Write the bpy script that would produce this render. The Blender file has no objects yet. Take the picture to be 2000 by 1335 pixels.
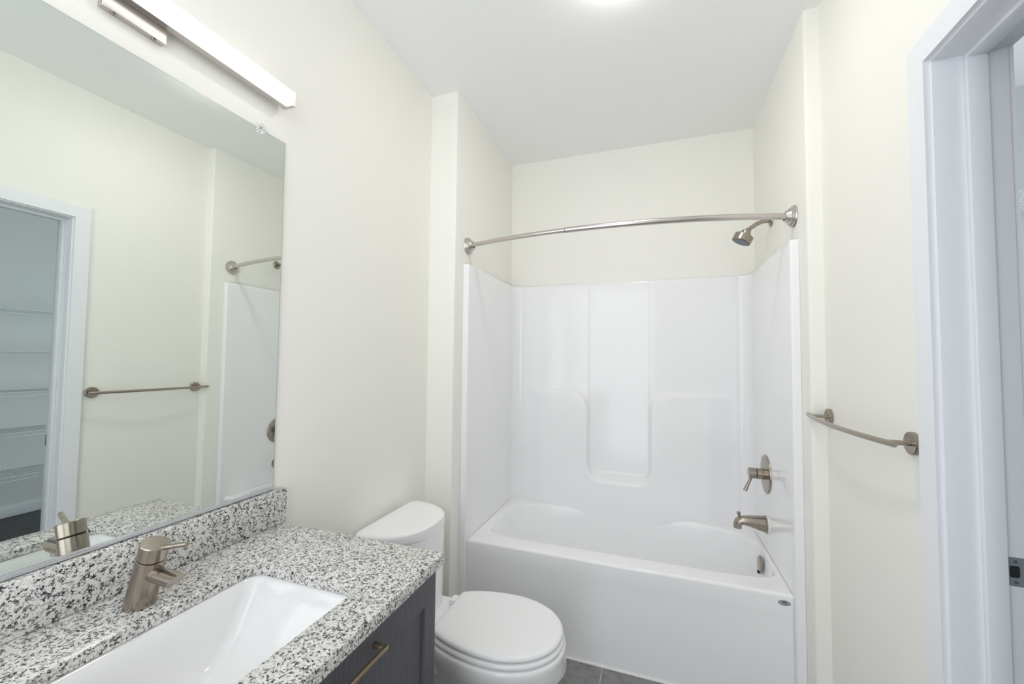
import bpy, bmesh, math, random
from mathutils import Vector, Matrix

random.seed(4)
S = bpy.context.scene
COL = S.collection
PI = math.pi

# ------------------------------------------------------------------ camera
cd = bpy.data.cameras.new('camera')
cam = bpy.data.objects.new('camera', cd)
COL.objects.link(cam)
cd.sensor_width = 36.0
cd.lens = 14.222
cd.clip_start = 0.01
_r = Vector((0.943175, 0.332138, 0.010291))
_u = Vector((0.004195, -0.042868, 0.999072))
_w = Vector((-0.332271, 0.942256, 0.041826))
cam.matrix_world = Matrix(((_r.x, _u.x, -_w.x, 1.064388), (_r.y, _u.y, -_w.y, 0.019518),
                           (_r.z, _u.z, -_w.z, 1.360565), (0, 0, 0, 1)))
S.camera = cam

# ------------------------------------------------------------------ world, light levels, exposure
wd = bpy.data.worlds.new('world')
S.world = wd
wd.use_nodes = True
wd.node_tree.nodes['Background'].inputs[0].default_value = (0.75, 0.85, 1.0, 1)
wd.node_tree.nodes['Background'].inputs[1].default_value = 0.25
S.view_settings.view_transform = 'Standard'
S.view_settings.look = 'None'
S.view_settings.exposure = -0.06
S.view_settings.gamma = 1.0
S.view_settings.use_curve_mapping = False
S.cycles.max_bounces = 16
S.cycles.diffuse_bounces = 14
S.cycles.glossy_bounces = 6
S.cycles.sample_clamp_indirect = 6.0

BAR_STRENGTH = 1.8
DISC_STRENGTH = 84.0
NEXT_W = 17.0
BEHIND_W = 24.0


def area(name, loc, rot, sx, sy, power, color):
    l = bpy.data.lights.new(name, 'AREA')
    l.shape = 'RECTANGLE'
    l.size = sx
    l.size_y = sy
    l.energy = power
    l.color = color
    o = bpy.data.objects.new(name, l)
    o.location = loc
    o.rotation_euler = rot
    COL.objects.link(o)
    return o


# added fill lights without a fixture: in the next room, and behind the camera
area('fill_next_room', (1.85, 1.95, 1.5), (0, math.radians(-90), 0), 1.8, 1.0, NEXT_W, (0.84, 0.92, 1.0))
area('fill_behind', (0.53, -0.5, 1.33), (math.radians(90), 0, 0), 1.02, 2.62, BEHIND_W, (0.875, 0.912, 1.0))

# ------------------------------------------------------------------ measures
R = 1.6481          # right wall
A1, A2 = 0.1431, 1.6001   # alcove sides
YS, YB = 1.7785, 2.6031   # stub face, alcove back wall
H = 2.692
YFRONT = -1.0
XN = 1.7752         # next-room face of the right wall
XC = 4.046          # far wall of next room
YN0, YN1 = -1.5, 2.6
DJ0, DJ1, DJZ = 0.388, 1.152, 2.0325   # door jamb faces


# ------------------------------------------------------------------ materials
def mat(name, col, rough=0.5, metal=0.0, coat=0.0, spec=0.5, bump=None, emis=None, trans=0.0, ior=1.45):
    m = bpy.data.materials.new(name)
    m.use_nodes = True
    nt = m.node_tree
    b = nt.nodes['Principled BSDF']
    b.inputs['Base Color'].default_value = (*col, 1)
    b.inputs['Roughness'].default_value = rough
    b.inputs['Metallic'].default_value = metal
    b.inputs['Coat Weight'].default_value = coat
    b.inputs['Coat Roughness'].default_value = 0.05
    b.inputs['Specular IOR Level'].default_value = spec
    b.inputs['Transmission Weight'].default_value = trans
    b.inputs['IOR'].default_value = ior
    if emis:
        b.inputs['Emission Color'].default_value = (*emis[0], 1)
        b.inputs['Emission Strength'].default_value = emis[1]
    if bump:
        sc, st, stretch = bump
        tc = nt.nodes.new('ShaderNodeTexCoord')
        mp = nt.nodes.new('ShaderNodeMapping')
        mp.inputs['Scale'].default_value = stretch
        n = nt.nodes.new('ShaderNodeTexNoise')
        n.inputs['Scale'].default_value = sc
        n.inputs['Detail'].default_value = 3
        bp = nt.nodes.new('ShaderNodeBump')
        bp.inputs['Strength'].default_value = st
        bp.inputs['Distance'].default_value = 0.002
        nt.links.new(tc.outputs['Object'], mp.inputs['Vector'])
        nt.links.new(mp.outputs['Vector'], n.inputs['Vector'])
        nt.links.new(n.outputs['Fac'], bp.inputs['Height'])
        nt.links.new(bp.outputs['Normal'], b.inputs['Normal'])
    return m


def noise_color(m, c0, c1, scale, stretch=(1, 1, 1), lo=0.35, hi=0.65, detail=4):
    nt = m.node_tree
    b = nt.nodes['Principled BSDF']
    tc = nt.nodes.new('ShaderNodeTexCoord')
    mp = nt.nodes.new('ShaderNodeMapping')
    mp.inputs['Scale'].default_value = stretch
    n = nt.nodes.new('ShaderNodeTexNoise')
    n.inputs['Scale'].default_value = scale
    n.inputs['Detail'].default_value = detail
    rp = nt.nodes.new('ShaderNodeValToRGB')
    rp.color_ramp.elements[0].position = lo
    rp.color_ramp.elements[0].color = (*c0, 1)
    rp.color_ramp.elements[1].position = hi
    rp.color_ramp.elements[1].color = (*c1, 1)
    nt.links.new(tc.outputs['Object'], mp.inputs['Vector'])
    nt.links.new(mp.outputs['Vector'], n.inputs['Vector'])
    nt.links.new(n.outputs['Fac'], rp.inputs['Fac'])
    nt.links.new(rp.outputs['Color'], b.inputs['Base Color'])
    return m


M = {}
M['paint'] = mat('wall_paint', (0.87, 0.862, 0.81), 0.55, bump=(240, 0.06, (1, 1, 1)))
M['paint_next'] = mat('next_room_paint', (0.76, 0.78, 0.77), 0.6)
M['ceiling'] = mat('ceiling_paint', (0.90, 0.905, 0.905), 0.8)
M['trim'] = mat('trim_paint', (0.82, 0.838, 0.87), 0.35)
M['acrylic'] = mat('white_acrylic', (0.89, 0.89, 0.90), 0.11, spec=0.42)
M['porcelain'] = mat('porcelain', (0.89, 0.89, 0.89), 0.07)
M['sink_white'] = mat('sink_porcelain', (0.80, 0.80, 0.80), 0.07)
M['plastic'] = mat('seat_plastic', (0.88, 0.885, 0.89), 0.16)
M['nickel'] = mat('brushed_nickel', (0.375, 0.33, 0.28), 0.23, metal=1.0, bump=(60, 0.12, (1, 1, 14)))
M['nickel_light'] = mat('satin_nickel', (0.60, 0.56, 0.535), 0.28, metal=1.0)
M['nickel_face'] = mat('nozzle_face', (0.10, 0.12, 0.14), 0.35)
M['pull_metal'] = mat('bronze_nickel', (0.46, 0.37, 0.27), 0.35, metal=1.0)
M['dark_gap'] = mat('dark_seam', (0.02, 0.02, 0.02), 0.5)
M['mirror'] = mat('mirror_silver', (0.80, 0.835, 0.80), 0.0, metal=1.0)
M['glass_edge'] = mat('glass_edge', (0.45, 0.52, 0.50), 0.1)
M['aluminium'] = mat('aluminium', (0.74, 0.76, 0.80), 0.3, metal=1.0)
M['clear'] = mat('clear_plastic', (0.97, 0.98, 0.98), 0.03, trans=1.0, ior=1.46)
M['wire'] = mat('white_wire_coating', (0.74, 0.77, 0.79), 0.35)
M['strike'] = mat('satin_steel', (0.36, 0.39, 0.43), 0.42, metal=0.55)
M['sticker'] = mat('sticker_silver', (0.30, 0.33, 0.33), 0.4)
M['ink'] = mat('sticker_ink', (0.02, 0.03, 0.10), 0.5)
M['caulk'] = mat('caulk', (0.82, 0.82, 0.82), 0.5)
M['bar_glow'] = mat('bar_diffuser', (0.9, 0.9, 0.9), 0.4, emis=((1.0, 0.985, 0.95), BAR_STRENGTH))
M['disc_glow'] = mat('disc_diffuser', (0.9, 0.9, 0.9), 0.4, emis=((1.0, 0.965, 0.94), DISC_STRENGTH))
M['wood'] = noise_color(mat('dark_stained_wood', (0.06, 0.062, 0.075), 0.42, bump=(40, 0.1, (14, 14, 0.6))),
                        (0.086, 0.086, 0.099), (0.115, 0.114, 0.129), 30, (12, 12, 0.35))
M['hall_floor'] = noise_color(mat('dark_floor_planks', (0.05, 0.05, 0.05), 0.45),
                              (0.030, 0.030, 0.032), (0.075, 0.072, 0.07), 9, (5, 0.5, 1))


def granite():
    m = bpy.data.materials.new('speckled_granite')
    m.use_nodes = True
    nt = m.node_tree
    L = nt.links.new
    b = nt.nodes['Principled BSDF']
    b.inputs['Roughness'].default_value = 0.16
    tc = nt.nodes.new('ShaderNodeTexCoord')
    nz = nt.nodes.new('ShaderNodeTexNoise')
    nz.inputs['Scale'].default_value = 300
    nz.inputs['Detail'].default_value = 2
    mx = nt.nodes.new('ShaderNodeMixRGB')
    mx.blend_type = 'LINEAR_LIGHT'
    mx.inputs[0].default_value = 0.0048
    L(tc.outputs['Object'], nz.inputs['Vector'])
    L(tc.outputs['Object'], mx.inputs[1])
    L(nz.outputs['Color'], mx.inputs[2])
    v = nt.nodes.new('ShaderNodeTexVoronoi')
    v.inputs['Scale'].default_value = 300
    L(mx.outputs[0], v.inputs['Vector'])
    sp = nt.nodes.new('ShaderNodeSeparateColor')
    L(v.outputs['Color'], sp.inputs[0])
    # clustering of the dark grains
    n2 = nt.nodes.new('ShaderNodeTexNoise')
    n2.inputs['Scale'].default_value = 75
    n2.inputs['Detail'].default_value = 3
    L(tc.outputs['Object'], n2.inputs['Vector'])
    ma = nt.nodes.new('ShaderNodeMath')
    ma.operation = 'MULTIPLY_ADD'
    L(n2.outputs['Fac'], ma.inputs[0])
    ma.inputs[1].default_value = 0.8
    ma.inputs[2].default_value = -0.40
    ad = nt.nodes.new('ShaderNodeMath')
    ad.operation = 'ADD'
    L(sp.outputs[0], ad.inputs[0])
    L(ma.outputs[0], ad.inputs[1])
    rp = nt.nodes.new('ShaderNodeValToRGB')
    rp.color_ramp.interpolation = 'CONSTANT'
    els = [(0.0, (0.72, 0.71, 0.68)), (0.34, (0.62, 0.61, 0.59)), (0.52, (0.76, 0.75, 0.73)), (0.60, (0.42, 0.40, 0.385)),
           (0.71, (0.25, 0.235, 0.225)), (0.81, (0.10, 0.10, 0.105)), (0.91, (0.022, 0.025, 0.03))]
    e = rp.color_ramp.elements
    e[0].position, e[0].color = els[0][0], (*els[0][1], 1)
    e[1].position, e[1].color = els[1][0], (*els[1][1], 1)
    for p, c in els[2:]:
        k = e.new(p)
        k.color = (*c, 1)
    L(ad.outputs[0], rp.inputs['Fac'])
    L(rp.outputs['Color'], b.inputs['Base Color'])
    return m


M['granite'] = granite()


def tile_mat():
    m = bpy.data.materials.new('grey_floor_tile')
    m.use_nodes = True
    nt = m.node_tree
    L = nt.links.new
    b = nt.nodes['Principled BSDF']
    b.inputs['Roughness'].default_value = 0.45
    tc = nt.nodes.new('ShaderNodeTexCoord')
    mp = nt.nodes.new('ShaderNodeMapping')
    mp.inputs['Location'].default_value = (-0.84, -1.30, 0)
    L(tc.outputs['Object'], mp.inputs['Vector'])
    br = nt.nodes.new('ShaderNodeTexBrick')
    br.offset = 0.0
    br.inputs['Scale'].default_value = 1.0
    br.inputs['Mortar Size'].default_value = 0.0025
    br.inputs['Brick Width'].default_value = 0.61
    br.inputs['Row Height'].default_value = 0.305 * 2.2
    L(mp.outputs['Vector'], br.inputs['Vector'])
    n = nt.nodes.new('ShaderNodeTexNoise')
    n.inputs['Scale'].default_value = 22
    n.inputs['Detail'].default_value = 8
    n.inputs['Roughness'].default_value = 0.7
    L(tc.outputs['Object'], n.inputs['Vector'])
    rp = nt.nodes.new('ShaderNodeValToRGB')
    rp.color_ramp.elements[0].position = 0.3
    rp.color_ramp.elements[0].color = (0.165, 0.162, 0.163, 1)
    rp.color_ramp.elements[1].position = 0.7
    rp.color_ramp.elements[1].color = (0.31, 0.305, 0.305, 1)
    L(n.outputs['Fac'], rp.inputs['Fac'])
    L(rp.outputs['Color'], br.inputs['Color1'])
    L(rp.outputs['Color'], br.inputs['Color2'])
    br.inputs['Mortar'].default_value = (0.45, 0.45, 0.45, 1)
    L(br.outputs['Color'], b.inputs['Base Color'])
    return m


M['tile'] = tile_mat()


# ------------------------------------------------------------------ helpers
def obj(name, bm, m, parent=None, smooth=True, angle=40, org=None):
    """link a bmesh (world coordinates) as one object; origin at org or at its parent's origin"""
    me = bpy.data.meshes.new(name)
    bmesh.ops.recalc_face_normals(bm, faces=bm.faces)
    o = bpy.data.objects.new(name, me)
    off = Vector(org) if org else (parent.matrix_world.translation.copy() if parent else Vector())
    if parent and not org:
        off = Vector(parent['_o'])
    bmesh.ops.translate(bm, verts=bm.verts, vec=-off)
    bm.to_mesh(me)
    bm.free()
    me.materials.append(m)
    if smooth:
        me.polygons.foreach_set('use_smooth', [True] * len(me.polygons))
        me.set_sharp_from_angle(angle=math.radians(angle))
    if parent:
        o.parent = parent
        po = Vector(parent['_o'])
        o.location = off - po
    else:
        o.location = off
    o['_o'] = list(off)
    COL.objects.link(o)
    return o


def tag(o, label, cat, group=None):
    o['label'] = label
    o['category'] = cat
    if group:
        o['group'] = group
    return o


def thing(name, label, cat, loc, group=None):
    o = bpy.data.objects.new(name, None)
    o.empty_display_size = 0.05
    COL.objects.link(o)
    o.location = loc
    o['_o'] = list(loc)
    return tag(o, label, cat, group)


def struct(name, bm, m, parent=None, **k):
    o = obj(name, bm, m, parent, **k)
    if parent is None:
        o['kind'] = 'structure'
    return o


def BM():
    return bmesh.new()


def box(bm, x0, x1, y0, y1, z0, z1, bev=0.0, seg=2, only=None):
    vs = [bm.verts.new((x, y, z)) for x in (x0, x1) for y in (y0, y1) for z in (z0, z1)]
    idx = [(0, 1, 3, 2), (4, 6, 7, 5), (0, 4, 5, 1), (2, 3, 7, 6), (0, 2, 6, 4), (1, 5, 7, 3)]
    fs = [bm.faces.new([vs[i] for i in f]) for f in idx]
    if bev:
        es = set(e for f in fs for e in f.edges)
        if only:
            es = [e for e in es if only(e.verts[0].co, e.verts[1].co)]
        bmesh.ops.bevel(bm, geom=list(es), offset=bev, segments=seg, profile=0.5, affect='EDGES')
    return bm


def bx(x0, x1, y0, y1, z0, z1, bev=0.0, seg=2, only=None):
    return box(BM(), x0, x1, y0, y1, z0, z1, bev, seg, only)


def lathe(bm, prof, origin, axis, n=40, cap0=True, cap1=True):
    """prof: list of (r, t): radius and distance along axis"""
    a = Vector(axis).normalized()
    q = a.orthogonal().normalized()
    s = a.cross(q)
    O = Vector(origin)
    rings = []
    for r, t in prof:
        ring = []
        for i in range(n):
            th = 2 * PI * i / n
            ring.append(bm.verts.new(O + a * t + (q * math.cos(th) + s * math.sin(th)) * max(r, 1e-5)))
        rings.append(ring)
    for k in range(len(rings) - 1):
        A, B = rings[k], rings[k + 1]
        for i in range(n):
            j = (i + 1) % n
            bm.faces.new((A[i], A[j], B[j], B[i]))
    if cap0:
        bm.faces.new(rings[0][::-1])
    if cap1:
        bm.faces.new(rings[-1])
    return bm


def lt(prof, origin, axis, n=40, **k):
    return lathe(BM(), prof, origin, axis, n, **k)


def tube(bm, pts, r, n=16, caps=True):
    pts = [Vector(p) for p in pts]
    rad = r if isinstance(r, (list, tuple)) else [r] * len(pts)
    t0 = (pts[1] - pts[0]).normalized()
    q = t0.orthogonal().normalized()
    rings = []
    for i, p in enumerate(pts):
        if i == 0:
            t = t0
        elif i == len(pts) - 1:
            t = (pts[i] - pts[i - 1]).normalized()
        else:
            t = ((pts[i + 1] - p).normalized() + (p - pts[i - 1]).normalized()).normalized()
        q = (q - t * q.dot(t)).normalized()
        s = t.cross(q)
        rings.append([bm.verts.new(p + (q * math.cos(2 * PI * k / n) + s * math.sin(2 * PI * k / n)) * rad[i]) for k in range(n)])
    for A, B in zip(rings, rings[1:]):
        for k in range(n):
            j = (k + 1) % n
            bm.faces.new((A[k], A[j], B[j], B[k]))
    if caps:
        bm.faces.new(rings[0][::-1])
        bm.faces.new(rings[-1])
    return bm


def loft(bm, rings, cap0=True, cap1=True):
    vr = [[bm.verts.new(p) for p in ring] for ring in rings]
    n = len(vr[0])
    for A, B in zip(vr, vr[1:]):
        for k in range(n):
            j = (k + 1) % n
            bm.faces.new((A[k], A[j], B[j], B[k]))
    if cap0:
        bm.faces.new(vr[0][::-1])
    if cap1:
        bm.faces.new(vr[-1])
    return bm


def sstep(a, b, x):
    t = min(1.0, max(0.0, (x - a) / (b - a)))
    return t * t * (3 - 2 * t)


def smax(a, b, k):
    h = max(k - abs(a - b), 0.0) / k
    return max(a, b) + h * h * k * 0.25


# ================================================================== SETTING
struct('floor', bx(-0.1, XN - 0.06, YFRONT - 0.1, YB + 0.1, -0.05, 0.0), M['tile'], smooth=False)
struct('floor_next_room', bx(XN - 0.06, XC + 0.1, YN0 - 0.1, YN1 + 0.1, -0.05, 0.0), M['hall_floor'], smooth=False)
struct('ceiling', bx(-0.1, XN - 0.06, YFRONT - 0.1, YB + 0.1, H, H + 0.06), M['ceiling'], smooth=False)
struct('ceiling_next_room', bx(XN - 0.06, XC + 0.1, YN0 - 0.1, YN1 + 0.1, H, H + 0.06), M['ceiling'], smooth=False)
struct('wall_left', bx(-0.1, 0, YFRONT - 0.1, YB + 0.1, 0, H), M['paint'], smooth=False)
struct('wall_back', bx(0, R, YB, YB + 0.1, 0, H), M['paint'], smooth=False)
struct('wall_front', bx(0, R, YFRONT - 0.1, YFRONT, 0, H), M['paint'], smooth=False)
vert = lambda y, x: (lambda a, b: abs(a.z - b.z) > 1 and abs(a.y - y) < 1e-4 and abs(a.x - x) < 1e-4)
struct('wall_stub_left', bx(0, A1, YS, YB, 0, H, 0.009, 4, vert(YS, A1)), M['paint'])
struct('wall_stub_right', bx(A2, R, YS, YB, 0, H, 0.009, 4, vert(YS, A2)), M['paint'])
b = BM()
box(b, R, XN, YFRONT - 0.1, DJ0 - 0.018, 0, H)
box(b, R, XN, DJ1 + 0.018, YB + 0.1, 0, H)
box(b, R, XN, DJ0 - 0.018, DJ1 + 0.018, DJZ + 0.018, H)
struct('wall_right', b, M['paint'], smooth=False)
struct('wall_next_room_far', bx(XC, XC + 0.1, YN0 - 0.1, YN1 + 0.1, 0, H), M['paint_next'], smooth=False)
struct('wall_next_room_end', bx(XN, XC, YN1, YN1 + 0.1, 0, H), M['paint_next'], smooth=False)
struct('wall_next_room_front', bx(XN, XC, YN0 - 0.1, YN0, 0, H), M['paint_next'], smooth=False)


def baseboard(name, x0, x1, y0, y1):
    b = bx(x0, x1, y0, y1, 0, 0.085, 0.003, 2)
    return struct(name, b, M['trim'])


baseboard('baseboard_next_room_far', XC - 0.013, XC, YN0, YN1)
baseboard('baseboard_next_room_end', XN, XC - 0.013, YN1 - 0.013, YN1)
baseboard('baseboard_right', R - 0.012, R, 1.218, YS)
baseboard('baseboard_left', 0, 0.012, 0.96, YS)

# ---- door opening: jambs, stops, casings and strike plate
door = bpy.data.objects.new('door_1', None)
COL.objects.link(door)
door.location = (R, DJ1, 0)
door['_o'] = [R, DJ1, 0]
door['kind'] = 'structure'
door['label'] = 'white cased doorway with stop and strike plate, door swung out of sight'


def arch(y0, y1, z, x0, x1, t, bev=0.002):
    """three boards round an opening: their inner faces at y0, y1 and z"""
    b = BM()
    box(b, x0, x1, y1, y1 + t, 0, z + t, bev)
    box(b, x0, x1, y0 - t, y0, 0, z + t, bev)
    box(b, x0, x1, y0, y1, z, z + t, bev)
    return b


obj('jamb', arch(DJ0, DJ1, DJZ, R - 0.0005, XN + 0.0005, 0.0178, 0.001), M['trim'], door)
obj('door_stop', arch(DJ0 + 0.012, DJ1 - 0.012, DJZ - 0.012, 1.7015, 1.7365, 0.0118, 0.0015), M['trim'], door)


def casing(x0, x1):
    """flat casing, mitred look: one U-shaped board with eased edges"""
    yi0, yi1, zi = DJ0 - 0.006, DJ1 + 0.006, DJZ + 0.006
    W = 0.0585
    b = BM()
    pts = [(yi1, 0), (yi1, zi), (yi0, zi), (yi0, 0), (yi0 - W, 0), (yi0 - W, zi + W), (yi1 + W, zi + W), (yi1 + W, 0)]
    f = [b.verts.new((x0, y, z)) for y, z in pts]
    g = [b.verts.new((x1, y, z)) for y, z in pts]
    for F in (f, g):
        b.faces.new((F[7], F[0], F[1], F[6]))
        b.faces.new((F[6], F[1], F[2], F[5]))
        b.faces.new((F[5], F[2], F[3], F[4]))
    for i in range(8):
        j = (i + 1) % 8
        b.faces.new((f[i], f[j], g[j], g[i]))
    return b


obj('casing', casing(R - 0.012, R), M['trim'], door, angle=30)
obj('casing', casing(XN, XN + 0.012), M['trim'], door, angle=30)
# strike plate with a real latch hole
zc_ = 0.940
b = BM()
outer = []
inner = []
n = 32
cx_, cz_ = 1.7555, zc_
for i in range(n):
    th = 2 * PI * i / n
    c, s = math.cos(th), math.sin(th)
    e = 6
    k = (abs(c) ** e + abs(s) ** e) ** (-1 / e)
    outer.append((cx_ + 0.0175 * c * k, cz_ + 0.0285 * s * k))
    inner.append((cx_ - 0.004 + 0.0085 * c * k * 0.95, cz_ + 0.0125 * s * k * 0.95))
yv = (DJ1 - 0.0016, DJ1 + 0.0002)
O0 = [b.verts.new((x, yv[0], z)) for x, z in outer]
I0 = [b.verts.new((x, yv[0], z)) for x, z in inner]
O1 = [b.verts.new((x, yv[1], z)) for x, z in outer]
I1 = [b.verts.new((x, yv[1], z)) for x, z in inner]
for i in range(n):
    j = (i + 1) % n
    b.faces.new((O0[i], O0[j], I0[j], I0[i]))
    b.faces.new((O0[i], O0[j], O1[j], O1[i]))
    b.faces.new((I0[i], I0[j], I1[j], I1[i]))
    b.faces.new((O1[i], O1[j], I1[j], I1[i]))
sp_ = obj('strike_plate', b, M['strike'], door, angle=30)
obj('latch_hole', bx(cx_ - 0.0135, cx_ + 0.0055, DJ1 - 0.0004, DJ1 + 0.0003, cz_ - 0.0135, cz_ + 0.0135), M['dark_gap'], sp_, smooth=False)
for dz in (-0.0205, 0.0205):
    obj('screw', lt([(0.0035, 0), (0.0035, 0.0006), (0.001, 0.0009)], (cx_ - 0.003, DJ1 - 0.0016, cz_ + dz), (0, -1, 0), 16), M['nickel_face'], sp_)

# ================================================================== CEILING LIGHT
def disc_light(x, y, label, glow):
    t = thing('ceiling_light', label, 'ceiling light', (x, y, H))
    obj('housing', lt([(0.084, 0), (0.084, 0.008), (0.079, 0.011)], (x, y, H), (0, 0, -1), 48), M['trim'], t)
    obj('diffuser', lt([(0.076, 0.0111), (0.077, 0.018), (0.070, 0.025), (0.054, 0.029), (0.030, 0.031), (0.001, 0.032)], (x, y, H), (0, 0, -1), 48), M[glow], t)


disc_light(0.955, 1.35, 'round white flush ceiling light glowing above the toilet area', 'disc_glow')

# ================================================================== VANITY LIGHT BAR
YV = 0.5415
t = thing('vanity_light', 'long lit bar light with brushed nickel mount above the mirror', 'wall light', (0, YV, 2.12))
can = obj('canopy', bx(0, 0.0165, YV - 0.057, YV + 0.057, 2.0675, 2.176, 0.0004, 1), M['nickel_light'], t)
for dy in (-0.036, 0.036):
    obj('screw', lt([(0.0045, 0), (0.0045, 0.0025), (0.003, 0.0035)], (0.009, YV + dy, 2.0676), (0, 0, -1), 16), M['nickel'], can)
y0, y1 = YV - 0.3685, YV + 0.3685
obj('back_channel', bx(0.0168, 0.036, y0 + 0.011, y1 - 0.011, 2.1015, 2.1445, 0.0003, 1), M['nickel_light'], t)
obj('diffuser', bx(0.0362, 0.0588, y0 + 0.0112, y1 - 0.0112, 2.1018, 2.1442, 0.0004, 1), M['bar_glow'], t)
for a in (y0, y1 - 0.011):
    obj('end_cap', bx(0.0168, 0.0602, a, a + 0.011, 2.1008, 2.1452, 0.0003, 1), M['nickel_light'], t)

# ================================================================== MIRROR
MY0, MY1, MZ0, MZ1 = 0.155, 0.9267, 0.9775, 2.010
t = thing('vanity_mirror', 'large frameless mirror on the left wall above the granite backsplash', 'mirror', (0, 0.541, MZ0))
obj('glass', bx(0.0008, 0.0055, MY0, MY1, MZ0, MZ1), M['glass_edge'], t, smooth=False)
b = BM()
vs = [b.verts.new(c) for c in ((0.0058, MY0 + 0.003, MZ0), (0.0058, MY1 - 0.003, MZ0), (0.0058, MY1 - 0.003, MZ1 - 0.002), (0.0058, MY0 + 0.003, MZ1 - 0.002))]
b.faces.new(vs)
ex = bmesh.ops.extrude_face_region(b, geom=b.faces[:])
bmesh.ops.translate(b, verts=[v for v in ex['geom'] if isinstance(v, bmesh.types.BMVert)], vec=(-0.0004, 0, 0))
obj('reflective_face', b, M['mirror'], t, smooth=False)
b = BM()
box(b, 0.0006, 0.0085, MY0, MY1 + 0.001, MZ0 - 0.0065, MZ0 - 0.0005, 0.0003, 1)
box(b, 0.0066, 0.0085, MY0, MY1 + 0.001, MZ0 - 0.001, MZ0 + 0.0022, 0.0003, 1)
obj('bottom_channel', b, M['aluminium'], t)
t = thing('mirror_clip', 'small clear plastic rosette clip on the top edge of the mirror', 'mirror clip', (0, 0.8436, 2.009))
b = BM()
P = []
nn = 48
for rr, tt, wv in ((0.0115, 0.0062, 1), (0.0128, 0.009, 1), (0.0118, 0.0125, 1), (0.008, 0.0145, 0.6), (0.0045, 0.0150, 0.2), (0.0042, 0.0128, 0), (0.001, 0.0125, 0)):
    P.append([(tt, 0.8436 + math.cos(2 * PI * i / nn) * rr * (1 + 0.07 * wv * math.cos(8 * 2 * PI * i / nn)),
               2.009 + math.sin(2 * PI * i / nn) * rr * (1 + 0.07 * wv * math.cos(8 * 2 * PI * i / nn))) for i in range(nn)])
loft(b, P)
obj('rosette', b, M['clear'], t, angle=60)
obj('screw', lt([(0.0016, 0), (0.0016, 0.0118)], (0.0005, 0.8436, 2.0125), (1, 0, 0), 12), M['nickel_light'], t)

# ================================================================== COUNTERTOP
ZC, ZCB = 0.8707, 0.8407
CY0, CY1, CX1 = 0.133, 0.9495, 0.5609
SX0, SX1, SY0, SY1 = 0.172, 0.468, 0.342, 0.743
SCX, SCY = (SX0 + SX1) / 2, (SY0 + SY1) / 2


def rrect(x0, x1, y0, y1, r, z, n=8):
    pts = []
    for cx, cy, a0 in ((x1 - r, y1 - r, 0), (x0 + r, y1 - r, 90), (x0 + r, y0 + r, 180), (x1 - r, y0 + r, 270)):
        for i in range(n + 1):
            a = math.radians(a0 + 90 * i / n)
            pts.append(Vector((cx + r * math.cos(a), cy + r * math.sin(a), z)))
    return pts


def rect_like(ref, x0, x1, y0, y1, z):
    """points of a rectangle matched to a rounded rectangle's points by corner"""
    n = len(ref) // 4
    C = [(x1, y1), (x0, y1), (x0, y0), (x1, y0)]
    out = []
    for k in range(4):
        for i in range(n):
            f = i / (n - 1) - 0.5
            c = Vector((*C[k], z))
            # slide along the edges
            if f < 0:
                o = Vector((*C[(k - 1) % 4], z))
            else:
                o = Vector((*C[(k + 1) % 4], z))
            out.append(c + (o - c) * abs(f) * 0.5)
    return out


t = thing('vanity_countertop', 'speckled white and black granite vanity top with a sink cutout', 'countertop', (0, 0.541, ZCB))
b = BM()
ri = rrect(SX0, SX1, SY0, SY1, 0.03, ZC - 0.0015, 8)
ri_in = rrect(SX0 + 0.0, SX1 - 0.0, SY0 + 0.0, SY1 - 0.0, 0.03, ZC - 0.021, 8)
ri_up = rrect(SX0 - 0.0025, SX1 + 0.0025, SY0 - 0.0025, SY1 + 0.0025, 0.0325, ZC, 8)
e1 = 0.004
ro_top = rect_like(ri, 0.0008 + e1, CX1 - e1, CY0 + e1, CY1 - e1, ZC)
ro_a = rect_like(ri, 0.0008 + e1 * 0.3, CX1 - e1 * 0.3, CY0 + e1 * 0.3, CY1 - e1 * 0.3, ZC - e1 * 0.3)
ro_b = rect_like(ri, 0.0008, CX1, CY0, CY1, ZC - e1)
ro_c = rect_like(ri, 0.0008, CX1, CY0, CY1, ZCB + 0.003)
ro_d = rect_like(ri, 0.0008 + 0.003, CX1 - 0.003, CY0 + 0.003, CY1 - 0.003, ZCB)
ro_e = rect_like(ri, 0.0308, CX1 - 0.03, CY0 + 0.03, CY1 - 0.03, ZCB)
ro_f = rect_like(ri, 0.0308, CX1 - 0.03, CY0 + 0.03, CY1 - 0.03, ZC - 0.021)
loft(b, [ri_in, ri, ri_up, ro_top, ro_a, ro_b, ro_c, ro_d, ro_e, ro_f, ri_in], False, False)
bmesh.ops.remove_doubles(b, verts=b.verts, dist=1e-5)
obj('top_slab', b, M['granite'], t, angle=35)
obj('backsplash', bx(0.0008, 0.0262, CY0, 0.9555, ZC + 0.0004, 0.9690, 0.002, 2), M['granite'], t)

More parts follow.
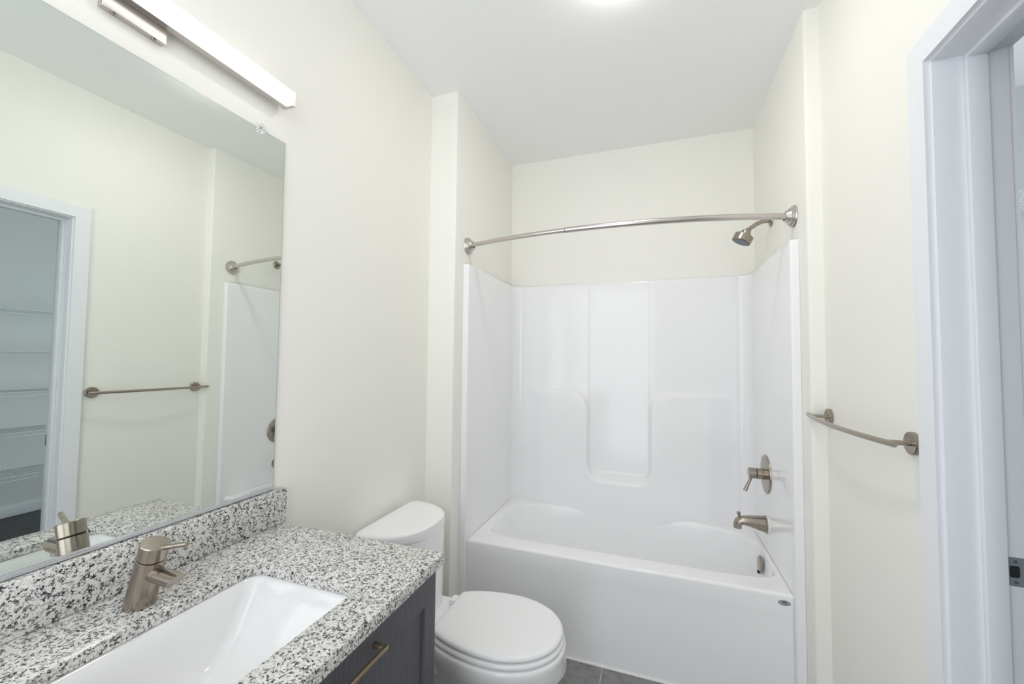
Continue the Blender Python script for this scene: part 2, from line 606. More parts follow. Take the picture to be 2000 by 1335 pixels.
# ================================================================== SINK
t = thing('sink', 'white rectangular undermount basin below the granite cutout', 'sink', (SCX, SCY, 0.72))
b = BM()
rings = []
z0 = ZC - 0.0222
rings.append(rrect(SX0 - 0.022, SX1 + 0.022, SY0 - 0.022, SY1 + 0.022, 0.04, z0 - 0.014))
rings.append(rrect(SX0 - 0.022, SX1 + 0.022, SY0 - 0.022, SY1 + 0.022, 0.04, z0))
rings.append(rrect(SX0 - 0.003, SX1 + 0.003, SY0 - 0.003, SY1 + 0.003, 0.034, z0))
rings.append(rrect(SX0 + 0.003, SX1 - 0.003, SY0 + 0.003, SY1 - 0.003, 0.032, z0 - 0.007))
rings.append(rrect(SX0 + 0.010, SX1 - 0.008, SY0 + 0.016, SY1 - 0.016, 0.030, z0 - 0.03))
rings.append(rrect(SX0 + 0.020, SX1 - 0.018, SY0 + 0.055, SY1 - 0.055, 0.034, z0 - 0.085))
rings.append(rrect(SX0 + 0.028, SX1 - 0.026, SY0 + 0.085, SY1 - 0.085, 0.038, z0 - 0.115))
rings.append(rrect(SX0 + 0.045, SX1 - 0.045, SY0 + 0.110, SY1 - 0.110, 0.040, z0 - 0.128))
rings.append(rrect(SX0 + 0.085, SX1 - 0.085, SY0 + 0.145, SY1 - 0.145, 0.030, z0 - 0.133))
rings.append(rrect(SCX - 0.022, SCX + 0.022, SCY - 0.022, SCY + 0.022, 0.0219, z0 - 0.136))
loft(b, rings, False, True)
# outside of the bowl
rings = [rrect(SX0 - 0.022, SX1 + 0.022, SY0 - 0.022, SY1 + 0.022, 0.04, z0 - 0.014),
         rrect(SX0 - 0.004, SX1 + 0.004, SY0 - 0.004, SY1 + 0.004, 0.04, z0 - 0.02),
         rrect(SX0 + 0.010, SX1 - 0.010, SY0 + 0.045, SY1 - 0.045, 0.04, z0 - 0.10),
         rrect(SX0 + 0.035, SX1 - 0.035, SY0 + 0.10, SY1 - 0.10, 0.04, z0 - 0.146)]
loft(b, rings, False, True)
bmesh.ops.remove_doubles(b, verts=b.verts, dist=1e-5)
obj('basin', b, M['sink_white'], t, angle=50)
obj('drain', lt([(0.0215, 0), (0.0215, 0.002), (0.0165, 0.003), (0.015, 0.0005), (0.001, 0.0035)], (SCX, SCY, z0 - 0.1358), (0, 0, 1), 32), M['nickel'], t)

# ================================================================== FAUCET
FY = 0.547
base = Vector((0.108, FY, ZC + 0.0003))
ax = Vector((0.0405, 0, 0.1265)).normalized()
t = thing('sink_faucet', 'brushed nickel single lever faucet leaning over the sink', 'faucet', base)
fr = 0.0240


def tilt_ring(c, r, n=40, horizontal=False):
    q = Vector((0, 1, 0))
    s = ax.cross(q).normalized()
    out = []
    for i in range(n):
        a = 2 * PI * i / n
        p = c + q * (r * math.cos(a)) + s * (r * math.sin(a))
        if horizontal:
            p = p + ax * ((base.z - p.z) / ax.z)
        out.append(p)
    return out


L_ = 0.1325
b = BM()
loft(b, [tilt_ring(base, fr * 1.06, horizontal=True), tilt_ring(base + ax * 0.030, fr * 1.04), tilt_ring(base + ax * 0.1000, fr), tilt_ring(base + ax * 0.1007, fr - 0.001)])
body = obj('body', b, M['nickel'], t)
b = BM()
loft(b, [tilt_ring(base + ax * 0.1005, fr - 0.0025), tilt_ring(base + ax * 0.1035, fr - 0.0025)])
obj('seam_ring', b, M['dark_gap'], t)
b = BM()
loft(b, [tilt_ring(base + ax * 0.1033, fr - 0.001), tilt_ring(base + ax * 0.104, fr), tilt_ring(base + ax * (L_ - 0.0015), fr), tilt_ring(base + ax * L_, fr - 0.0015)])
cap = obj('handle_cap', b, M['nickel'], t)
c0 = base + ax * (L_ - 0.010) + Vector((0.012, 0, 0))
tip = Vector((0.2190, FY + 0.013, 1.0005))
b = BM()
tube(b, [c0, c0 + (tip - c0) * 0.985, tip], [0.0050, 0.0046, 0.0036], 16)
obj('lever', b, M['nickel'], cap)
# spout: round bar cut square at its end
s0 = base + ax * 0.071
s1 = Vector((0.2110, FY, 0.9365))
d = (s1 - s0).normalized()
b = BM()
up = Vector((0, 1, 0)).cross(d) * -1
ringsp = []
for f, cut in ((0.0, 0), (1.0, 1)):
    c = s0 + (s1 - s0) * f
    rg = []
    for i in range(28):
        a = 2 * PI * i / 28
        p = c + Vector((0, 1, 0)) * (0.0152 * math.cos(a)) + up * (0.0138 * math.sin(a))
        if cut:
            p = p + d * (0.0105 * math.sin(a))
        rg.append(p)
    ringsp.append(rg)
loft(b, ringsp)
spt = obj('spout', b, M['nickel'], t, angle=30)
ac = s1 - d * 0.0165 - up * 0.0100
obj('aerator', lt([(0.0095, 0), (0.0095, 0.0085), (0.0082, 0.0095)], ac, -up, 24), M['nickel_light'], spt)

# ================================================================== VANITY CABINET
t = thing('vanity_cabinet', 'dark grey shaker vanity cabinet under the granite top', 'cabinet', (0.27, 0.541, 0))
XF = 0.5245
b = BM()
box(b, 0.001, XF, CY0 + 0.007, CY1 - 0.008, 0.10, 0.69)
# upper rim: sides and rails leave room for the basin
box(b, 0.001, XF, CY1 - 0.026, CY1 - 0.008, 0.69, ZCB - 0.0006)
box(b, 0.001, XF, CY0 + 0.007, CY0 + 0.025, 0.69, ZCB - 0.0006)
box(b, XF - 0.019, XF, CY0 + 0.025, CY1 - 0.026, 0.69, ZCB - 0.0006)
obj('carcass', b, M['wood'], t, smooth=False)
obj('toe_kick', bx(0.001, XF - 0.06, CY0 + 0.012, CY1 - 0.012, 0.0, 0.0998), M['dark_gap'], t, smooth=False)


def shaker(y0, y1, z0, z1, pull):
    """door front with a recessed panel"""
    x0, x1 = XF + 0.0006, 0.5415
    st = 0.046
    b = BM()
    box(b, x0, x1, y0, y0 + st, z0, z1, 0.0008)
    box(b, x0, x1, y1 - st, y1, z0, z1, 0.0008)
    box(b, x0, x1, y0 + st, y1 - st, z1 - 0.070, z1, 0.0008)
    box(b, x0, x1, y0 + st, y1 - st, z0, z0 + 0.070, 0.0008)
    dr = obj('door', b, M['wood'], t, angle=20)
    obj('panel', bx(x0, x0 + 0.0075, y0 + st - 0.001, y1 - st + 0.001, z0 + 0.069, z1 - 0.069), M['wood'], dr, smooth=False)
    ya, yb = pull
    zh = 0.797
    b = BM()
    box(b, 0.5650, 0.5725, ya, yb, zh - 0.0042, zh + 0.0042, 0.0006)
    box(b, x1 - 0.0004, 0.5665, ya + 0.0002, ya + 0.010, zh - 0.0042, zh + 0.0042, 0.0005)
    box(b, x1 - 0.0004, 0.5665, yb - 0.010, yb - 0.0002, zh - 0.0042, zh + 0.0042, 0.0005)
    obj('handle', b, M['pull_metal'], dr, angle=30)


shaker(0.5430, CY1 - 0.0065, 0.108, 0.8325, (0.582, 0.709))
shaker(CY0 + 0.0075, 0.5400, 0.108, 0.8325, (0.374, 0.501))

# ================================================================== TOILET
TY = 1.437
t = thing('toilet', 'white two piece toilet with closed lid between vanity and tub', 'toilet', (0.38, TY, 0))


def egg(off, z, xb=0.318, n=72, back=True, sx=1.0):
    """seat outline grown by off: round front, flat back at xb"""
    pts = []
    cx = 0.54
    for i in range(n):
        a = 2 * PI * i / n
        c, s = math.cos(a), math.sin(a)
        if c >= 0:
            x = cx + (0.217 + off) * c * sx
        else:
            x = cx + (0.300 + off) * c
        y = (0.178 + off) * (abs(s) ** 0.94) * (1 if s >= 0 else -1)
        x = max(x, xb - off * 0.6)
        pts.append(Vector((x, TY + y, z)))
    return pts


b = BM()
loft(b, [egg(-0.010, 0.3925), egg(-0.002, 0.3930), egg(0.0015, 0.396), egg(0.0015, 0.401), egg(-0.002, 0.4065), egg(-0.008, 0.4095), egg(-0.02, 0.4112), egg(-0.06, 0.4128), egg(-0.12, 0.4135)])
obj('lid', b, M['plastic'], t, angle=60)
b = BM()
so = [egg(0.0, 0.3700), egg(0.004, 0.3715), egg(0.0065, 0.376), egg(0.0065, 0.381), egg(0.003, 0.3865), egg(-0.006, 0.3895), egg(-0.03, 0.3900)]
loft(b, so, False, False)
si = [egg(-0.03, 0.3900), egg(-0.055, 0.386, 0.34), egg(-0.06, 0.378, 0.34), egg(-0.055, 0.3705, 0.34), egg(0.0, 0.3700)]
loft(b, si, False, False)
bmesh.ops.remove_doubles(b, verts=b.verts, dist=1e-5)
obj('seat', b, M['plastic'], t, angle=60)


def ell(cx, ax_, ay, z, n=72, e=2.0, xmin=None):
    pts = []
    for i in range(n):
        a = 2 * PI * i / n
        c, s = math.cos(a), math.sin(a)
        x = cx + ax_ * abs(c) ** (2 / e) * (1 if c >= 0 else -1)
        y = ay * abs(s) ** (2 / e) * (1 if s >= 0 else -1)
        if xmin is not None:
            x = max(x, xmin)
        pts.append(Vector((x, TY + y, z)))
    return pts


b = BM()
loft(b, [ell(0.42, 0.225, 0.115, 0.0005, e=2.6), ell(0.42, 0.222, 0.112, 0.03, e=2.6), ell(0.425, 0.205, 0.098, 0.07, e=2.5), ell(0.43, 0.200, 0.092, 0.13, e=2.4),
         ell(0.455, 0.225, 0.105, 0.19, e=2.2), ell(0.49, 0.250, 0.138, 0.245, e=2.1), ell(0.515, 0.2580, 0.170, 0.295, e=2.05), egg(0.007, 0.325, 0.27), egg(0.011, 0.345, 0.27),
         egg(0.0115, 0.358, 0.27), egg(0.009, 0.3655, 0.27), egg(0.003, 0.3682, 0.28), egg(-0.05, 0.3685, 0.29)])
bowl = obj('bowl', b, M['porcelain'], t, angle=60)
obj('rear_deck', bx(0.06, 0.345, TY - 0.118, TY + 0.118, 0.24, 0.384, 0.018, 4), M['porcelain'], t)
for s in (-1, 1):
    b = bx(0.292, 0.330, TY + s * 0.075 - 0.021, TY + s * 0.075 + 0.021, 0.3845, 0.4065, 0.005, 3)
    obj('hinge', b, M['plastic'], t)


def tank_ring(off, z, n=64):
    pts = []
    x0 = 0.024 - min(off, 0.004)
    cx, a_, b_ = x0, 0.240 + off, 0.196 + off
    e = 2.35
    m = n
    for i in range(m + 1):
        a = -PI / 2 + PI * i / m
        c, s = max(math.cos(a), 0), math.sin(a)
        pts.append(Vector((cx + a_ * c ** (2 / e), TY + b_ * abs(s) ** (2 / e) * (1 if s >= 0 else -1), z)))
    return pts


def tank_ring2(off, z):
    """like tank_ring with rounded back corners"""
    pts = tank_ring(off, z)
    r = 0.03
    out = []
    xb = pts[0].x
    ymax = 0.196 + off
    for p in pts:
        dy = abs(p.y - TY)
        lim = ymax
        if p.x < xb + r:
            k = (xb + r - p.x) / r
            lim = ymax - r * (1 - math.sqrt(max(0, 1 - k * k))) * 0.8
        if dy > lim:
            p = Vector((p.x, TY + lim * (1 if p.y > TY else -1), p.z))
        out.append(p)
    return out


b = BM()
loft(b, [tank_ring2(-0.040, 0.384), tank_ring2(-0.030, 0.388), tank_ring2(-0.024, 0.42), tank_ring2(-0.010, 0.55), tank_ring2(-0.005, 0.6825)])
tank = obj('tank', b, M['porcelain'], t, angle=50)
b = BM()
loft(b, [tank_ring2(-0.004, 0.6828), tank_ring2(0.002, 0.6845), tank_ring2(0.0035, 0.692), tank_ring2(0.0035, 0.704), tank_ring2(0.001, 0.714), tank_ring2(-0.006, 0.7195), tank_ring2(-0.016, 0.7215), tank_ring2(-0.06, 0.7222)])
obj('tank_lid', b, M['porcelain'], t, angle=60)

# ================================================================== TUB SURROUND
XL, XR, YP = A1 + 0.031, A2 - 0.031, 2.586      # inner faces of the moulded walls
YF = 1.871
ZS = 1.8432
RC = 0.062
NX0, NX1, NZ0, LZ = 0.674, 1.037, 0.640, 1.166


def bulge(x, z):
    """how far the moulded back wall stands proud at x, z"""
    hx = (NX1 - NX0) / 2
    cx = (NX0 + NX1) / 2
    r = 0.085
    qx = abs(x - cx) - (hx - r)
    qz = (NZ0 - z) + r
    ox, oz = max(qx, 0), max(qz, 0)
    sdn = math.hypot(ox, oz) + min(max(qx, qz), 0) - r
    sdl = z - LZ
    # below the ledge and outside the notch, the corner between them rounded
    rr = 0.11
    a_, b_ = sdl + rr, -sdn + rr
    s = min(max(a_, b_), 0) + math.hypot(max(a_, 0), max(b_, 0)) - rr
    bot = sstep(-0.03, 0.05, qz - qx) * sstep(0.80, 0.72, z)
    lower = sstep(0.007 + 0.031 * bot, -0.011 - 0.015 * bot, s)
    tap = sstep(0.262, 0.42, x) * sstep(1.482, 1.33, x)
    h = 0.033 * lower * tap
    # middle column slightly set back over its whole height
    mid = sstep(NX0 - 0.008, NX0 + 0.010, x) * sstep(NX1 + 0.008, NX1 - 0.010, x)
    h -= (0.0045 + 0.0055 * sstep(1.25, 1.0, z)) * mid * (1 - lower)
    # upper side panels stand proud between soft vertical creases
    side = sstep(0.233, 0.247, x) * sstep(1.510, 1.496, x)
    h += 0.003 * side
    return h


st = []          # stations: x, y, nx, ny (normal into the alcove), fine flag
st += [(A1 + 0.0006, YF, 0, -1), (A1 + 0.012, YF, 0, -1), (XL - 0.007, YF, 0, -1)]
for i in range(1, 6):
    a = math.radians(90 * i / 6)
    st.append((XL - 0.007 + 0.007 * math.sin(a), YF + 0.007 - 0.007 * math.cos(a), math.sin(a), -math.cos(a)))
yy = YF + 0.007
while yy < YP - RC - 0.001:
    st.append((XL, yy, 1, 0))
    yy += 0.035
for i in range(0, 13):
    a = math.radians(90 * i / 12)
    st.append((XL + RC - RC * math.cos(a), YP - RC + RC * math.sin(a), math.cos(a), -math.sin(a)))
nb = 236
for i in range(1, nb):
    st.append((XL + RC + (XR - XL - 2 * RC) * i / nb, YP, 0, -1))
for i in range(0, 13):
    a = math.radians(90 * i / 12)
    st.append((XR - RC + RC * math.sin(a), YP - RC + RC * math.cos(a), -math.sin(a), -math.cos(a)))
ys_ = []
yy = YF + 0.007
while yy < YP - RC - 0.001:
    ys_.append(yy)
    yy += 0.035
for yy in ys_[::-1]:
    st.append((XR, yy, -1, 0))
for i in range(5, 0, -1):
    a = math.radians(90 * i / 6)
    st.append((XR + 0.007 - 0.007 * math.sin(a), YF + 0.007 - 0.007 * math.cos(a), -math.sin(a), -math.cos(a)))
st += [(XR + 0.007, YF, 0, -1), (A2 - 0.012, YF, 0, -1), (A2 - 0.0006, YF, 0, -1)]
zr = [0.0005, 0.2, 0.40, 0.43]
z = 0.45
while z < 0.56:
    zr.append(z)
    z += 0.012
while z < 1.21:
    zr.append(z)
    z += 0.0062
while z < ZS - 0.01:
    zr.append(z)
    z += 0.05
zr += [ZS - 0.006]
rows = [(z, 0.0) for z in zr] + [(ZS - 0.0018, -0.0018), (ZS, -0.006), (ZS, -0.0135)]
b = BM()
grid = []
for z, off in rows:
    row = []
    for x, y, nx, ny in st:
        h = off
        if y > YP - RC * 0.9:
            h += bulge(x, z) * (-ny)
        row.append(b.verts.new((min(max(x + nx * h, A1 + 0.0006), A2 - 0.0006), min(y + ny * h, YB - 0.0006), z)))
    grid.append(row)
for A, B in zip(grid, grid[1:]):
    for i in range(len(A) - 1):
        b.faces.new((A[i], A[i + 1], B[i + 1], B[i]))
t = thing('bathtub_shower_unit', 'glossy white one-piece bathtub with moulded wall surround filling the alcove', 'bathtub', (0.871, 2.25, 0.0))
obj('wall_surround', b, M['acrylic'], t, angle=70)

# ================================================================== BATHTUB
ZT = 0.4533
N = 240
OX0, OX1, OY0 = 0.222, 1.556, 2.010
OYB = 2.560


def opening(dx0, dx1, dyf, dyb, z, clip, nf=8.0, nbk=3.0):
    """basin outline: squarish at the front, bowed at the back, cut where the wall panel stands"""
    x0, x1, y0, y1 = OX0 + dx0, OX1 - dx1, OY0 + dyf, OYB - dyb
    cx, cy = (x0 + x1) / 2, 2.2925
    hx = (x1 - x0) / 2
    pts = []
    for i in range(N):
        a = 2 * PI * i / N
        c, s = math.cos(a), math.sin(a)
        # even out the spacing over a long shape
        e = nbk if s > 0 else nf
        k = (abs(c) ** e + abs(s) ** e) ** (-1.0 / e)
        x = cx + hx * c * k
        hy = (y1 - cy) if s > 0 else (cy - y0)
        y = cy + hy * s * k
        pts.append(Vector((x, min(y, clip), z)))
    return pts


def outer_ring(ref, x0, x1, y0, y1, z):
    cx, cy = (x0 + x1) / 2, 2.2925
    out = []
    for i in range(N):
        a = 2 * PI * i / N
        c, s = math.cos(a), math.sin(a)
        m = max(abs(c), abs(s))
        c, s = c / m, s / m
        hy = (y1 - cy) if s > 0 else (cy - y0)
        out.append(Vector((cx + (x1 - x0) / 2 * c, cy + hy * s, z)))
    return out


YA = 1.902
CL = 2.5555
b = BM()
rings = [outer_ring(None, XL + 0.0012, XR - 0.0012, YA + 0.012, 2.5845, ZT),
         opening(-0.010, -0.010, -0.010, -0.010, ZT, CL),
         opening(-0.004, -0.004, -0.004, -0.004, ZT - 0.0018, CL),
         opening(0.0, 0.0, 0.0, 0.0, ZT - 0.006, CL),
         opening(0.003, 0.002, 0.003, 0.003, ZT - 0.014, CL - 0.0015),
         opening(0.03, 0.008, 0.012, 0.012, ZT - 0.08, CL - 0.008),
         opening(0.08, 0.020, 0.028, 0.028, ZT - 0.19, CL - 0.022),
         opening(0.14, 0.036, 0.045, 0.05, ZT - 0.27, CL - 0.045, 6, 3.4),
         opening(0.19, 0.06, 0.07, 0.08, ZT - 0.315, CL - 0.08, 5, 3.6),
         opening(0.25, 0.10, 0.11, 0.13, ZT - 0.335, CL - 0.13, 4, 3.6),
         opening(0.40, 0.20, 0.18, 0.20, ZT - 0.342, CL - 0.20, 4, 4)]
loft(b, rings, False, True)
obj('basin', b, M['acrylic'], t, angle=70)
# apron: profile swept along x
prof = [(YA + 0.0121, ZT)]
for i in range(1, 7):
    a = math.radians(90 * i / 6)
    prof.append((YA + 0.012 - 0.012 * math.sin(a), ZT - 0.012 + 0.012 * math.cos(a)))
prof += [(YA, 0.40), (YA + 0.0002, 0.385), (YA + 0.0010, 0.37), (YA + 0.0020, 0.355), (YA + 0.0024, 0.34), (YA + 0.0024, 0.30), (YA + 0.0024, 0.006), (YA + 0.03, 0.006), (YA + 0.03, ZT - 0.03), (YA + 0.0121, ZT - 0.012)]
b = BM()
rg = []
for k in range(61):
    x = XL + 0.0006 + (XR - XL - 0.0012) * k / 60
    # the apron sweeps forward to the wall flanges at both ends
    ee = min(x - XL, XR - x)
    fw = -0.024 * (1 - sstep(0.0, 0.030, ee)) * 0.0
    rg.append([(x, y + (fw if y < YA + 0.02 else 0), z) for y, z in prof])
loft(b, rg)
obj('apron', b, M['acrylic'], t, angle=40)
obj('caulk_line', bx(XL, XR, YA - 0.004, YA + 0.006, 0.0003, 0.0062, 0.001), M['caulk'], t)
b = lt([(0.040, 0), (0.040, 0.004), (0.036, 0.0075), (0.028, 0.0085), (0.001, 0.0085)], (1.5405, 2.2925, 0.388), (-1, 0, 0.05), 40)
ov = obj('overflow_plate', b, M['nickel'], t)
obj('slot', bx(1.526, 1.538, 2.2825, 2.3025, 0.3475, 0.3545), M['dark_gap'], ov, smooth=False)
# oval maker's sticker by the right end of the apron
b = BM()
sx, sz = 1.5375, 0.4215
b2 = lt([(1, 0), (1, 0.0006)], (0, 0, 0), (0, -1, 0), 36)
bmesh.ops.scale(b2, vec=(0.0215, 1, 0.0105), verts=b2.verts)
bmesh.ops.translate(b2, vec=(sx, YA - 0.0001, sz), verts=b2.verts)
b.free()
stk = obj('sticker', b2, M['sticker'], t)
b = BM()
for k, (dx, w_) in enumerate(((-0.0075, 0.0045), (-0.0020, 0.0045), (0.0032, 0.0035))):
    box(b, sx + dx, sx + dx + w_, YA - 0.0012, YA - 0.0006, sz + 0.0005, sz + 0.0055, 0.0004)
obj('logo_mark', b, M['ink'], stk)
b = BM()
box(b, sx + 0.001, sx + 0.008, YA - 0.0012, YA - 0.0006, sz - 0.0052, sz - 0.0030)
obj('fine_print', b, M['nickel_face'], stk)

# ================================================================== SHOWER CURTAIN ROD
RY, RZ = 1.917, 1.948
t = thing('shower_rod', 'curved brushed nickel shower curtain rod spanning the tub alcove', 'curtain rod', ((A1 + A2) / 2, RY, RZ))
BOW = 0.105


def rodp(f):
    x = A1 + 0.03 + (A2 - A1 - 0.06) * f
    return Vector((x, RY - 0.0065 - BOW * (1 - (2 * f - 1) ** 2) ** 0.92 if 0 < f < 1 else RY - 0.0065, RZ))


fj = (0.6845 - A1 - 0.03) / (A2 - A1 - 0.06)
pa = [rodp(fj * i / 24) for i in range(25)]
pb = [rodp(fj + (1 - fj) * i / 40) for i in range(41)]
obj('thin_tube', tube(BM(), pa, 0.0108, 24), M['nickel_light'], t)
obj('thick_tube', tube(BM(), pb, 0.0126, 24), M['nickel_light'], t)
dj = (pb[1] - pb[0]).normalized()
obj('joint_ring', lt([(0.0121, -0.002), (0.0121, 0.0004)], pb[0], dj, 24), M['dark_gap'], t)
for xw, s in ((A1 + 0.0004, 1), (A2 - 0.0004, -1)):
    fl = obj('flange', lt([(0.044, 0), (0.044, 0.004), (0.041, 0.0105), (0.036, 0.012), (0.034, 0.019), (0.030, 0.0205), (0.0235, 0.030), (0.020, 0.0345), (0.0165, 0.036)],
                          (xw, RY, RZ), (s, -0.10, 0), 48), M['nickel_light'], t, angle=25)
    obj('seal_ring', lt([(0.0150, 0.0355), (0.0150, 0.0380)], (xw, RY, RZ), (s, -0.10, 0), 32), M['dark_gap'], fl)

# ================================================================== SHOWER HEAD
SHY = 2.252
t = thing('wall_shower', 'small brushed nickel shower head on a bent arm under the right rod end', 'shower', (A2, SHY, 2.040))
obj('wall_flange', lt([(0.0285, 0), (0.0285, 0.003), (0.025, 0.0075), (0.0145, 0.011)], (A2 - 0.0004, SHY, 2.040), (-1, 0, 0), 36), M['nickel'], t)
P0 = Vector((A2 - 0.005, SHY, 2.040))
P1 = Vector((A2 - 0.048, SHY, 2.043))
P2 = Vector((A2 - 0.094, SHY, 2.008))
pts = [P0]
for i in range(0, 13):
    f = i / 12
    a_, c_ = P0.lerp(P1, 0.35), P1.lerp(P2, 0.65)
    pts.append((a_ * (1 - f) + P1 * f) * (1 - f) + (P1 * (1 - f) + c_ * f) * f)
pts.append(P2)
obj('arm', tube(BM(), pts, 0.0098, 20), M['nickel'], t)
hd = Vector((-0.57, 0.0, -0.82)).normalized()
dirn = (P2 - P1).normalized()
obj('ball_joint', lt([(0.0105, 0), (0.0125, 0.002), (0.0125, 0.016), (0.010, 0.019)], P2, dirn, 24), M['nickel'], t, angle=30)
Hc = P2 + dirn * 0.015
hd = Vector((-0.46, 0.0, -0.888)).normalized()
hb = obj('head', lt([(0.010, 0), (0.021, 0.002), (0.023, 0.005), (0.023, 0.020), (0.030, 0.022), (0.043, 0.0235), (0.044, 0.0255), (0.044, 0.056), (0.0425, 0.058)],
                    Hc, hd, 48), M['nickel'], t, angle=25)
obj('nozzle_face', lt([(0.0405, 0.0575), (0.0405, 0.0592), (0.001, 0.0596)], Hc, hd, 40), M['nickel_face'], hb)

# ================================================================== SHOWER VALVE
VY, VZ = 2.285, 0.820
t = thing('shower_valve', 'round brushed nickel shower valve plate with a lever on the right tub wall', 'shower valve', (XR, VY, VZ))
obj('escutcheon', lt([(0.0905, 0), (0.0905, 0.003), (0.088, 0.0062), (0.082, 0.0072), (0.026, 0.0085)], (XR - 0.0003, VY, VZ), (-1, 0, 0), 64), M['nickel'], t)
obj('sleeve', lt([(0.0255, 0.008), (0.0255, 0.040), (0.024, 0.0415)], (XR, VY, VZ), (-1, 0, 0), 40), M['nickel'], t)
obj('seam_ring', lt([(0.0225, 0.0412), (0.0225, 0.0455)], (XR, VY, VZ), (-1, 0, 0), 32), M['dark_gap'], t)
hub = obj('handle_hub', lt([(0.0245, 0.0452), (0.0252, 0.046), (0.0252, 0.074), (0.0238, 0.0755)], (XR, VY, VZ), (-1, 0, 0), 40), M['nickel'], t)
l0 = Vector((XR - 0.064, VY, VZ - 0.018))
l1 = Vector((XR - 0.092, VY, VZ - 0.088))
obj('lever', tube(BM(), [l0, l0.lerp(l1, 0.5), l1], [0.0062, 0.0072, 0.0092], 20), M['nickel'], hub)

# ================================================================== TUB SPOUT
SPY, SPZ = 2.276, 0.586
t = thing('tub_spout', 'brushed nickel bathtub spout with a pull-up diverter above the overflow', 'tub spout', (XR, SPY, SPZ))
obj('wall_gasket', lt([(0.0425, 0), (0.0425, 0.006)], (XR - 0.0003, SPY, SPZ), (-1, 0, 0), 40), M['caulk'], t)
b = BM()


def spring(xo, zc_, ry, rz, tilt=0.0, n=32):
    return [Vector((XR - xo + tilt * math.sin(2 * PI * i / n), SPY + ry * math.cos(2 * PI * i / n), zc_ + rz * math.sin(2 * PI * i / n))) for i in range(n)]


rs = [spring(0.006, SPZ, 0.0405, 0.0405), spring(0.011, SPZ, 0.0405, 0.0405), spring(0.0125, SPZ, 0.036, 0.037), spring(0.05, SPZ + 0.0030, 0.0325, 0.031),
      spring(0.080, SPZ + 0.0060, 0.029, 0.0245), spring(0.100, SPZ + 0.0060, 0.027, 0.0215)]
# bend down at the tip
cxt, czt = XR - 0.102, SPZ - 0.020
for k in range(1, 7):
    a = math.radians(90 * k / 6)
    rr = 0.026
    c = Vector((cxt - rr * math.sin(a), SPY, czt + rr * math.cos(a)))
    tn = Vector((-math.cos(a), 0, -math.sin(a)))
    nrm = Vector((-math.sin(a), 0, math.cos(a)))
    rad = 0.0215 - 0.0035 * k / 6
    rs.append([c + Vector((0, 1, 0)) * (0.026 - 0.004 * k / 6) * math.cos(2 * PI * i / 32) + nrm * rad * math.sin(2 * PI * i / 32) for i in range(32)])
last = rs[-1]
rs.append([p + Vector((0, 0, -0.012)) for p in last])
loft(b, rs)
obj('spout_body', b, M['nickel'], t, angle=50)
dv = obj('diverter', lt([(0.0045, 0), (0.0042, 0.014), (0.0075, 0.018), (0.0085, 0.028), (0.007, 0.030)], (XR - 0.120, SPY, SPZ + 0.014), (-0.1, 0, 1), 24), M['nickel'], t)

# ================================================================== TOWEL BAR
TZ = 1.169
t = thing('towel_bar', 'bowed brushed nickel towel bar on the right wall beside the doorway', 'towel bar', (R, 1.5, TZ))
BY0, BY1 = 1.224, 1.792


def barx(y):
    f = (y - BY0) / (BY1 - BY0)
    return R - (0.053 + 0.026 * 4 * f * (1 - f))


pts = [Vector((barx(BY0 + (BY1 - BY0) * i / 40), BY0 + (BY1 - BY0) * i / 40, TZ)) for i in range(41)]
obj('bar', tube(BM(), pts, 0.0072, 24), M['nickel'], t, angle=30)
for yp in (1.256, 1.746):
    fl = obj('flange', lt([(0.0275, 0), (0.0275, 0.0085), (0.0262, 0.0098), (0.001, 0.0100)], (R - 0.0003, yp, TZ), (-1, 0, 0), 40), M['nickel'], t, angle=25)
    obj('post', lt([(0.0068, 0.0098), (0.0060, 0.014), (0.0060, R - barx(yp) - 0.002)], (R, yp, TZ), (-1, 0, 0), 20), M['nickel'], fl)

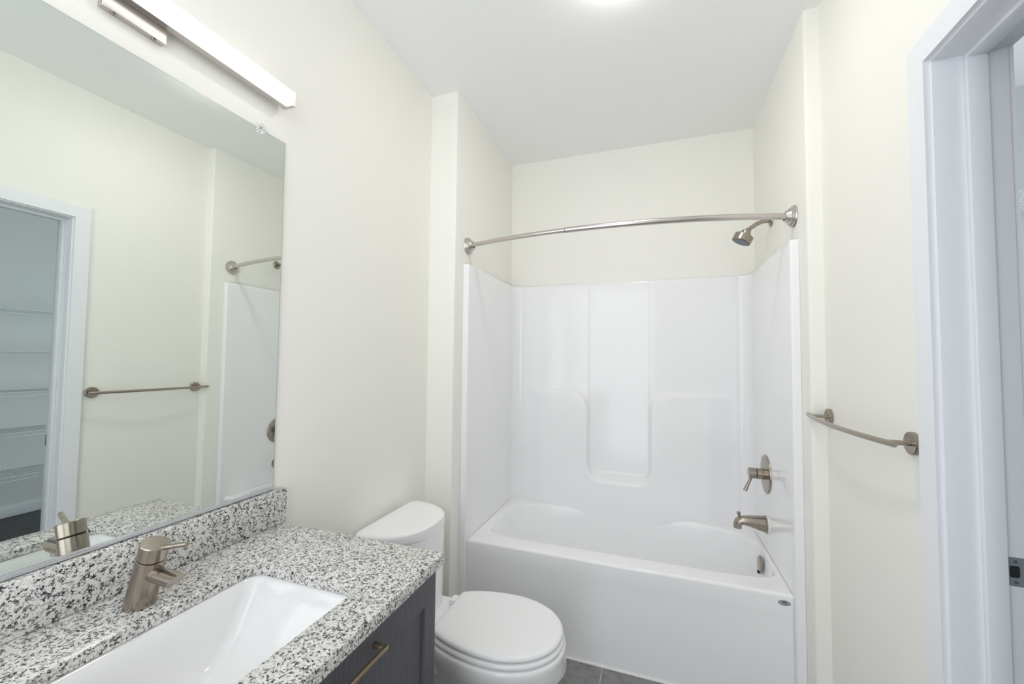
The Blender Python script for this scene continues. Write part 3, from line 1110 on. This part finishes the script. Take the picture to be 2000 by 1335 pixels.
# ================================================================== WIRE SHELVES IN THE NEXT ROOM
SHELF_L = {1.714: 'top white wire shelf on the far wall through the doorway, seen in the mirror',
           1.381: 'second wire shelf from the top through the doorway, seen in the mirror',
           1.058: 'middle wire shelf of five through the doorway, seen in the mirror',
           0.739: 'second wire shelf from the bottom through the doorway, seen in the mirror',
           0.398: 'lowest wire shelf, just above the baseboard seen in the mirror'}


def wire_shelf(z, label, along, group):
    """along: 'y' on the far wall, 'x' on the end wall"""
    D = 0.345
    if along == 'y':
        a0, a1 = 0.9, YN1 - 0.42
        P = lambda a, d_, zz: Vector((XC - 0.006 - d_, a, zz))
        loc = (XC, (a0 + a1) / 2, z)
    else:
        a0, a1 = 2.44, XC - 0.02
        P = lambda a, d_, zz: Vector((a, YN1 - 0.006 - d_, zz))
        loc = ((a0 + a1) / 2, YN1, z)
    t = thing('wire_shelf', label, 'wire shelf', loc, group)
    b = BM()
    for d_ in (0.0, 0.12, 0.235):
        tube(b, [P(a0, d_, z - 0.0045), P(a1, d_, z - 0.0045)], 0.0032, 6)
    k = int((a1 - a0) / 0.0254)
    for i in range(k + 1):
        a = a0 + 0.006 + i * 0.0254
        if a < a1:
            tube(b, [P(a, -0.002, z), P(a, D, z)], 0.0016, 5)
    obj('wire_deck', b, M['wire'], t)
    b = BM()
    tube(b, [P(a0, D, z - 0.002), P(a1, D, z - 0.002)], 0.0034, 6)
    tube(b, [P(a0, D + 0.003, z - 0.032), P(a1, D + 0.003, z - 0.032)], 0.0034, 6)
    a = a0 + 0.006
    while a < a1:
        tube(b, [P(a, D, z), P(a, D + 0.003, z - 0.032)], 0.0016, 5)
        a += 0.0508 if along == 'y' else 0.0254
    obj('front_lip', b, M['wire'], t)
    for f in ((0.30, 0.955) if along == 'y' else (0.03, 0.9)):
        a = a0 + (a1 - a0) * f
        b = BM()
        tube(b, [P(a, D - 0.01, z - 0.012), P(a, 0.004, z - 0.30)], 0.0048, 8)
        obj('support_brace', b, M['wire'], t)
    return t


for z, lab in SHELF_L.items():
    wire_shelf(z, lab, 'y', 'wire shelves on the far wall of the next room')
wire_shelf(2.075, 'wire shelf end seen directly through the doorway at the right edge', 'x', None)
